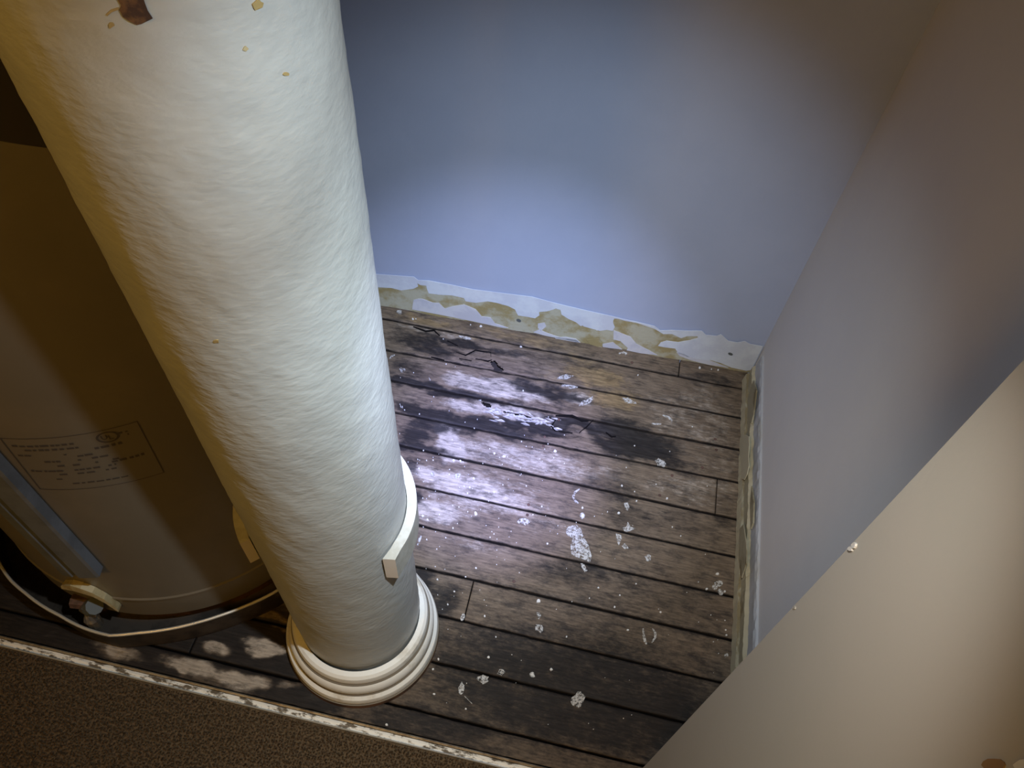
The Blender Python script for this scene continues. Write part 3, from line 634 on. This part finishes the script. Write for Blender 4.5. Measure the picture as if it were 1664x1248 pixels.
# broken collar: strip bent round the shaft, open at the front
def collar(a0, a1, n_):
    V = []; Fc = []
    for i in range(n_ + 1):
        t = math.radians(a0 + (a1 - a0) * i / n_); tin = t - math.radians(5) if i == 0 else t
        zc = 0.462 + 0.022 * (1 - math.cos(t + 0.5)) * 0.5
        ri, ro = 0.1015 + (0.003 if i == 0 else 0.001 if i == 1 else 0), 0.1140 + (0.003 if i == 0 else 0.001 if i == 1 else 0)
        for (r, dz, tt) in ((ri, 0, tin), (ro, 0.0, t), (ro, -0.060, t), (ri, -0.060, tin)): V.append(cp_(zc + dz, tt, r))
    for i in range(n_):
        for k in range(4): Fc.append((i * 4 + k, i * 4 + (k + 1) % 4, (i + 1) * 4 + (k + 1) % 4, (i + 1) * 4 + k))
    Fc += [(3, 2, 1, 0), tuple(n_ * 4 + k for k in range(4))]
    return V, Fc, [0] * (4 * n_) + [1, 1]
V, Fc, fm = collar(-26, 224, 60)
co = obj('collar', V, Fc, None, mats=['collar_paint', 'collar_core'], fmat=fm); adopt(co, column); co['label'] = 'broken cream collar strip with a snapped end'
# chips in the paint of the shaft
def on_shaft(px, name, material, r=RC):
    P = []; B = []
    for u, v_ in px:
        p = on_cyl(u, v_, A0, AX, r); s_ = (p - A0) @ AX; rd = p - A0 - AX * s_; rd /= np.linalg.norm(rd)
        k = shaft_r(math.atan2(rd @ E2, rd @ E1), s_); P.append(A0 + AX * s_ + rd * (k + 0.0004)); B.append(A0 + AX * s_ + rd * (k - 0.002))
    vv, ff = prism_mesh(P, B); o = obj(name, vv, ff, material); adopt(o, column); return o
on_shaft(crop(0,0,3.328,[(635,-30),(770,-30),(785,20),(800,60),(825,98),(785,105),(765,130),(740,135),(700,112),(665,92),(645,55),(655,30),(640,5)]), 'rust_chip', 'chip_rust')['label'] = 'dark rust chip in the paint'
on_shaft(ring_px(181, 42, 6, 4, 8, 51, .4, -30), 'rust_chip', 'chip_ochre')
on_shaft(crop(0,0,3.328,[(570,82),(600,55),(640,42),(645,52),(605,68),(580,90)]), 'rust_chip', 'chip_ochre')
on_shaft(ring_px(419, 8, 7, 9, 9, 52, .3, 30), 'rust_chip', 'chip_ochre')
on_shaft(ring_px(466, 121, 4.5, 2.6, 9, 53, .3), 'rust_chip', 'chip_ochre')
on_shaft(ring_px(400, 80, 4, 4, 9, 54, .3), 'rust_chip', 'lip_cream')
on_shaft(ring_px(351, 556, 4.5, 2.6, 9, 55, .3), 'rust_chip', 'chip_ochre')

# ------------------------------------------------------------------ drain pan and water heater
HX, HY, HR = -0.757 * H, -0.395 * H, 0.212 * H
PX, PY = -1.074, -0.559
pan = empty('drain_pan', (PX, PY, 0.0)); tag(pan, 'round dented metal drain pan under the water heater', 'drain pan')
rim_px = crop(0,850,3.136,[(0,215),(50,290),(130,360),(300,470),(435,540),(560,575),(700,562),(840,545),(1000,510),(1130,470),(1250,425),(1415,345)])
ZR = 0.066
pts = []
for (u, v_) in rim_px:
    p = on_z(u, v_, ZR); pts.append((math.atan2(p[1] - PY, p[0] - PX), math.hypot(p[0] - PX, p[1] - PY)))
pts.sort()
kx = [pts[0][0] - 0.5] + [a for a, _ in pts] + [pts[-1][0] + 0.5]; ky = [0.327] + [r for _, r in pts] + [0.322]
N_ = 180; angs = np.linspace(-math.pi * 1.0, math.pi, N_, endpoint=False)
kx2 = [k if k > -math.pi else k for k in kx]
rad = np.interp(angs, kx2, ky, left=0.327, right=0.322)
V = []; Fc = []
rows = [(0.0, 0.006), (0.985, 0.006), (0.99, 0.010), (0.995, ZR - 0.002), (1.0, ZR - 0.002), (0.995, 0.006), (0.99, 0.0005), (0.0, 0.0005)]
for (k, z) in rows:
    for a, r in zip(angs, rad): V.append((PX + r * max(k, 0.02) * math.cos(a), PY + r * max(k, 0.02) * math.sin(a), z))
for j in range(len(rows) - 1):
    for i in range(N_): Fc.append((j * N_ + i, j * N_ + (i + 1) % N_, (j + 1) * N_ + (i + 1) % N_, (j + 1) * N_ + i))
Fc += [tuple(range(N_ - 1, -1, -1)), tuple(7 * N_ + i for i in range(N_))]
adopt(obj('pan_body', V, Fc, 'pan_metal'), pan)
v, f = tube([(PX + r * 0.998 * math.cos(a), PY + r * 0.998 * math.sin(a), ZR) for a, r in zip(angs, rad)], 0.0026, 8, True)
adopt(obj('rolled_rim', v, f, 'pan_rim', smooth=True), pan)['label'] = 'thin bright rolled rim'

heater = empty('water_heater', (HX, HY, 0.006)); tag(heater, 'dim beige cylindrical water heater standing in the drain pan behind the column', 'water heater')
v, f = lathe([(HR - 0.025, 0.062), (HR - 0.004, 0.062), (HR, 0.066), (HR, 0.126), (HR + 0.0022, 0.129), (HR + 0.0022, 0.133), (HR, 0.136), (HR, 1.335), (HR - 0.02, 1.345), (0.02, 1.35)], 160, (HX, HY, 0))
adopt(obj('jacket', v, f, 'heater_enamel', smooth=True), heater)
v, f = lathe([(HR - 0.02, 0.006), (HR - 0.018, 0.07)], 96, (HX, HY, 0), True, True)
adopt(obj('base_ring', v, f, 'heater_rust'), heater)
HA = np.array([HX, HY, 0.0]); HZ = np.array([0, 0, 1.0])
V = []; Fc = []; k = 96                                   # dark shell added over the upper jacket in place of shade, lower edge slanting
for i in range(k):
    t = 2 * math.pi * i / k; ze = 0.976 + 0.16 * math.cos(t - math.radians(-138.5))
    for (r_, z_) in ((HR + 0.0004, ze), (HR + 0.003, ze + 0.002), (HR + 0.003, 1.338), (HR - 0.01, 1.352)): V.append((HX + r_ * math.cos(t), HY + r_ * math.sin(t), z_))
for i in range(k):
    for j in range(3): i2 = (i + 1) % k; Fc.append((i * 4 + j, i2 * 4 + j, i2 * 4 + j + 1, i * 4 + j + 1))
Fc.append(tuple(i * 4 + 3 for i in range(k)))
adopt(obj('shade_shell', V, Fc, 'heater_shade', smooth=True), heater)['label'] = 'added dark shell standing in for shade round the upper part'
# printed rating plate: frame, rows of small print and the ringed mark, as flat print on the jacket
def hpt(ang, z, r): return np.array([HX + r * math.cos(ang), HY + r * math.sin(ang), z])
LA0, LA1, LZ0, LZ1 = math.radians(-80.5), math.radians(-52.1), 0.484, 0.600
RL = HR + 0.0006
def bar(a0, a1, z0, z1, V, Fc, r=None):
    k = max(2, int(abs(a1 - a0) / 0.03) + 1); b = len(V)
    for i in range(k):
        a = a0 + (a1 - a0) * i / (k - 1); V.append(hpt(a, z0, r or RL)); V.append(hpt(a, z1, r or RL))
    for i in range(k - 1): Fc.append((b + 2 * i, b + 2 * i + 2, b + 2 * i + 3, b + 2 * i + 1))
V = []; Fc = []
t_ = 0.0011; ta = t_ / HR
bar(LA0, LA1, LZ1 - t_, LZ1, V, Fc); bar(LA0, LA1, LZ0, LZ0 + t_, V, Fc); bar(LA0, LA0 + ta, LZ0, LZ1, V, Fc); bar(LA1 - ta, LA1, LZ0, LZ1, V, Fc)
lab = adopt(obj('rating_plate', V, Fc, 'label_ink'), heater); lab['label'] = 'printed rating label frame'
V = []; Fc = []
rr = random.Random(11)
def row(z, a0, a1, h, fill):
    a = a0
    while a < a1 - 0.004:
        wd = rr.uniform(0.010, 0.030)
        if rr.random() < fill: bar(a, min(a + wd, a1), z, z + h * rr.uniform(.75, 1.0), V, Fc)
        a += wd + rr.uniform(0.005, 0.011)
W = LA1 - LA0
for (z, a, b, h, fl) in [(0.582, .05, .50, .0042, .97), (0.5735, .04, .52, .0042, .97), (0.562, .04, .40, .0035, .6), (0.566, .62, .82, .005, .95), (0.556, .42, .60, .004, .9), (0.548, .05, .75, .004, .5), (0.549, .72, .92, .005, .6),
                         (0.538, .10, .80, .004, .55), (0.533, .68, .93, .005, .95), (0.527, .05, .70, .004, .75), (0.519, .25, .70, .0035, .6), (0.497, .30, .75, .0035, .95), (0.5085, .08, .35, .003, .3), (0.586, .82, .9, .003, .9), (0.580, .82, .9, .003, .9)]:
    row(z, LA0 + a * W, LA0 + b * W, h, fl)
sp_ = adopt(obj('small_print', V, Fc, 'label_ink'), heater); sp_['kind'] = 'stuff'
ca, cz = math.radians(-59.2), 0.585
V = []; Fc = []; k = 28
for i in range(k):
    a = 2 * math.pi * i / k
    for r in (0.0125, 0.0098): V.append(hpt(ca + r * math.cos(a) / HR, cz + r * 0.85 * math.sin(a), RL))
for i in range(k): j = (i + 1) % k; Fc.append((2 * i, 2 * j, 2 * j + 1, 2 * i + 1))
def stk(x0, y0, x1, y1, t=0.0014):
    d = np.array([x1 - x0, y1 - y0]); d = d / np.linalg.norm(d) * t * .5; nx_, ny_ = -d[1], d[0]; b = len(V)
    for (x, y) in ((x0 + nx_, y0 + ny_), (x1 + nx_, y1 + ny_), (x1 - nx_, y1 - ny_), (x0 - nx_, y0 - ny_)): V.append(hpt(ca + x / HR, cz + y, RL))
    Fc.append((b, b + 3, b + 2, b + 1))
for s in [(-.0062, .005, -.0062, -.001), (-.0062, -.001, -.0045, -.003), (-.0045, -.003, -.0025, -.003), (-.0025, -.003, -.001, -.001), (-.001, -.001, -.001, .005), (.0015, .003, .0015, -.005), (.0015, -.0045, .006, -.0045)]: stk(*s)
adopt(obj('certification_mark', V, Fc, 'label_ink'), heater)['label'] = 'ringed letter mark on the label'
# grey metal channel strapped on the jacket, leaning a little
def hrow(u0, v0, u1, v1): return on_cyl(u0, v0, HA, HZ, HR), on_cyl(u1, v1, HA, HZ, HR)
rt, rb = hrow(0, 733, 168, 920); lt, lb = hrow(0, 812, 111, 920)
def ang_of(p): return math.atan2(p[1] - HY, p[0] - HX)
def ext(p, q, k): return (ang_of(p) + (ang_of(p) - ang_of(q)) * k, p[2] + (p[2] - q[2]) * k)
ar, zr = ang_of(rb), rb[2]; al, zl = ang_of(lb), lb[2]
art, zrt = ext(rt, rb, 0.45); alt, zlt = ext(lt, lb, 0.45)
zt = max(zrt, zlt)
V = []; Fc = []
cross = [(0.0, 0.001), (0.0, 0.016), (0.07, 0.0175), (0.52, 0.0175), (0.58, 0.012), (0.66, 0.012), (0.72, 0.0165), (1.0, 0.0150), (1.0, 0.001)]
for j in range(9):
    k = j / 8
    aR, zR_ = ar + (art - ar) * k, zr + (zt - zr) * k; aL, zL_ = al + (alt - al) * k, zl + (zt - zl) * k
    for (s, h) in cross: V.append(hpt(aR + (aL - aR) * s, zR_ + (zL_ - zR_) * s, HR + h))
P = len(cross)
for j in range(8):
    for k in range(P): Fc.append((j * P + k, j * P + (k + 1) % P, (j + 1) * P + (k + 1) % P, (j + 1) * P + k))
Fc += [tuple(range(P - 1, -1, -1)), tuple(8 * P + k for k in range(P))]
adopt(obj('metal_channel', V, Fc, 'strip_metal'), heater)['label'] = 'grey metal channel on the jacket'
# drain valve low on the jacket, under a curved pale lip
va = math.radians(-94)
dirv = np.array([math.cos(va), math.sin(va), 0.0]); V0 = hpt(va, 0.084, HR - 0.004)
v, f = tube([V0, V0 + dirv * 0.024], 0.015, 12); valve = adopt(obj('drain_valve', v, f, 'valve_brass', smooth=False), heater)
valve['label'] = 'dull brass drain valve'
def sub(name, v_, f_, m_):
    o = obj(name, v_, f_, m_); o.parent = valve; o.matrix_parent_inverse = Matrix.Identity(4)
    return o
side = np.array([-dirv[1], dirv[0], 0])
v, f = tube([V0 + dirv * 0.014 + side * 0.000 + HZ * 0.002, V0 + dirv * 0.014 + side * 0.014 + HZ * 0.020], 0.014, 10); sub('valve_handle', v, f, 'valve_grey')
v, f = tube([V0 + dirv * 0.012, V0 + dirv * 0.024 - HZ * 0.020, V0 + dirv * 0.026 - HZ * 0.045], 0.0125, 10); sub('hose_nozzle', v, f, 'valve_brass')
v, f = tube([V0 + dirv * 0.006 - side * 0.004, V0 + dirv * 0.012 - side * 0.034], 0.012, 8); sub('valve_body', v, f, 'rust')
lp = [on_cyl(u, v_, HA, HZ, HR + 0.004) for u, v_ in crop(0,850,3.136,[(325,300),(370,298),(420,312),(480,335),(540,368),(585,400),(608,418)])]
V = []; Fc = []
for i, p in enumerate(lp):
    a = ang_of(p); z = p[2]; wd = (0.016 if i < 3 else 0.013) if i not in (0, 6) else 0.007
    for (r, dz) in ((HR + 0.0005, 0.0), (HR + 0.011, 0.0), (HR + 0.013, -wd), (HR + 0.0005, -wd)): V.append(hpt(a, z + dz, r))
for i in range(len(lp) - 1):
    for k in range(4): Fc.append((i * 4 + k, i * 4 + (k + 1) % 4, (i + 1) * 4 + (k + 1) % 4, (i + 1) * 4 + k))
Fc += [(3, 2, 1, 0), tuple((len(lp) - 1) * 4 + k for k in range(4))]
adopt(obj('valve_lip', V, Fc, 'lip_cream'), heater)['label'] = 'pale curved lip over the drain valve'
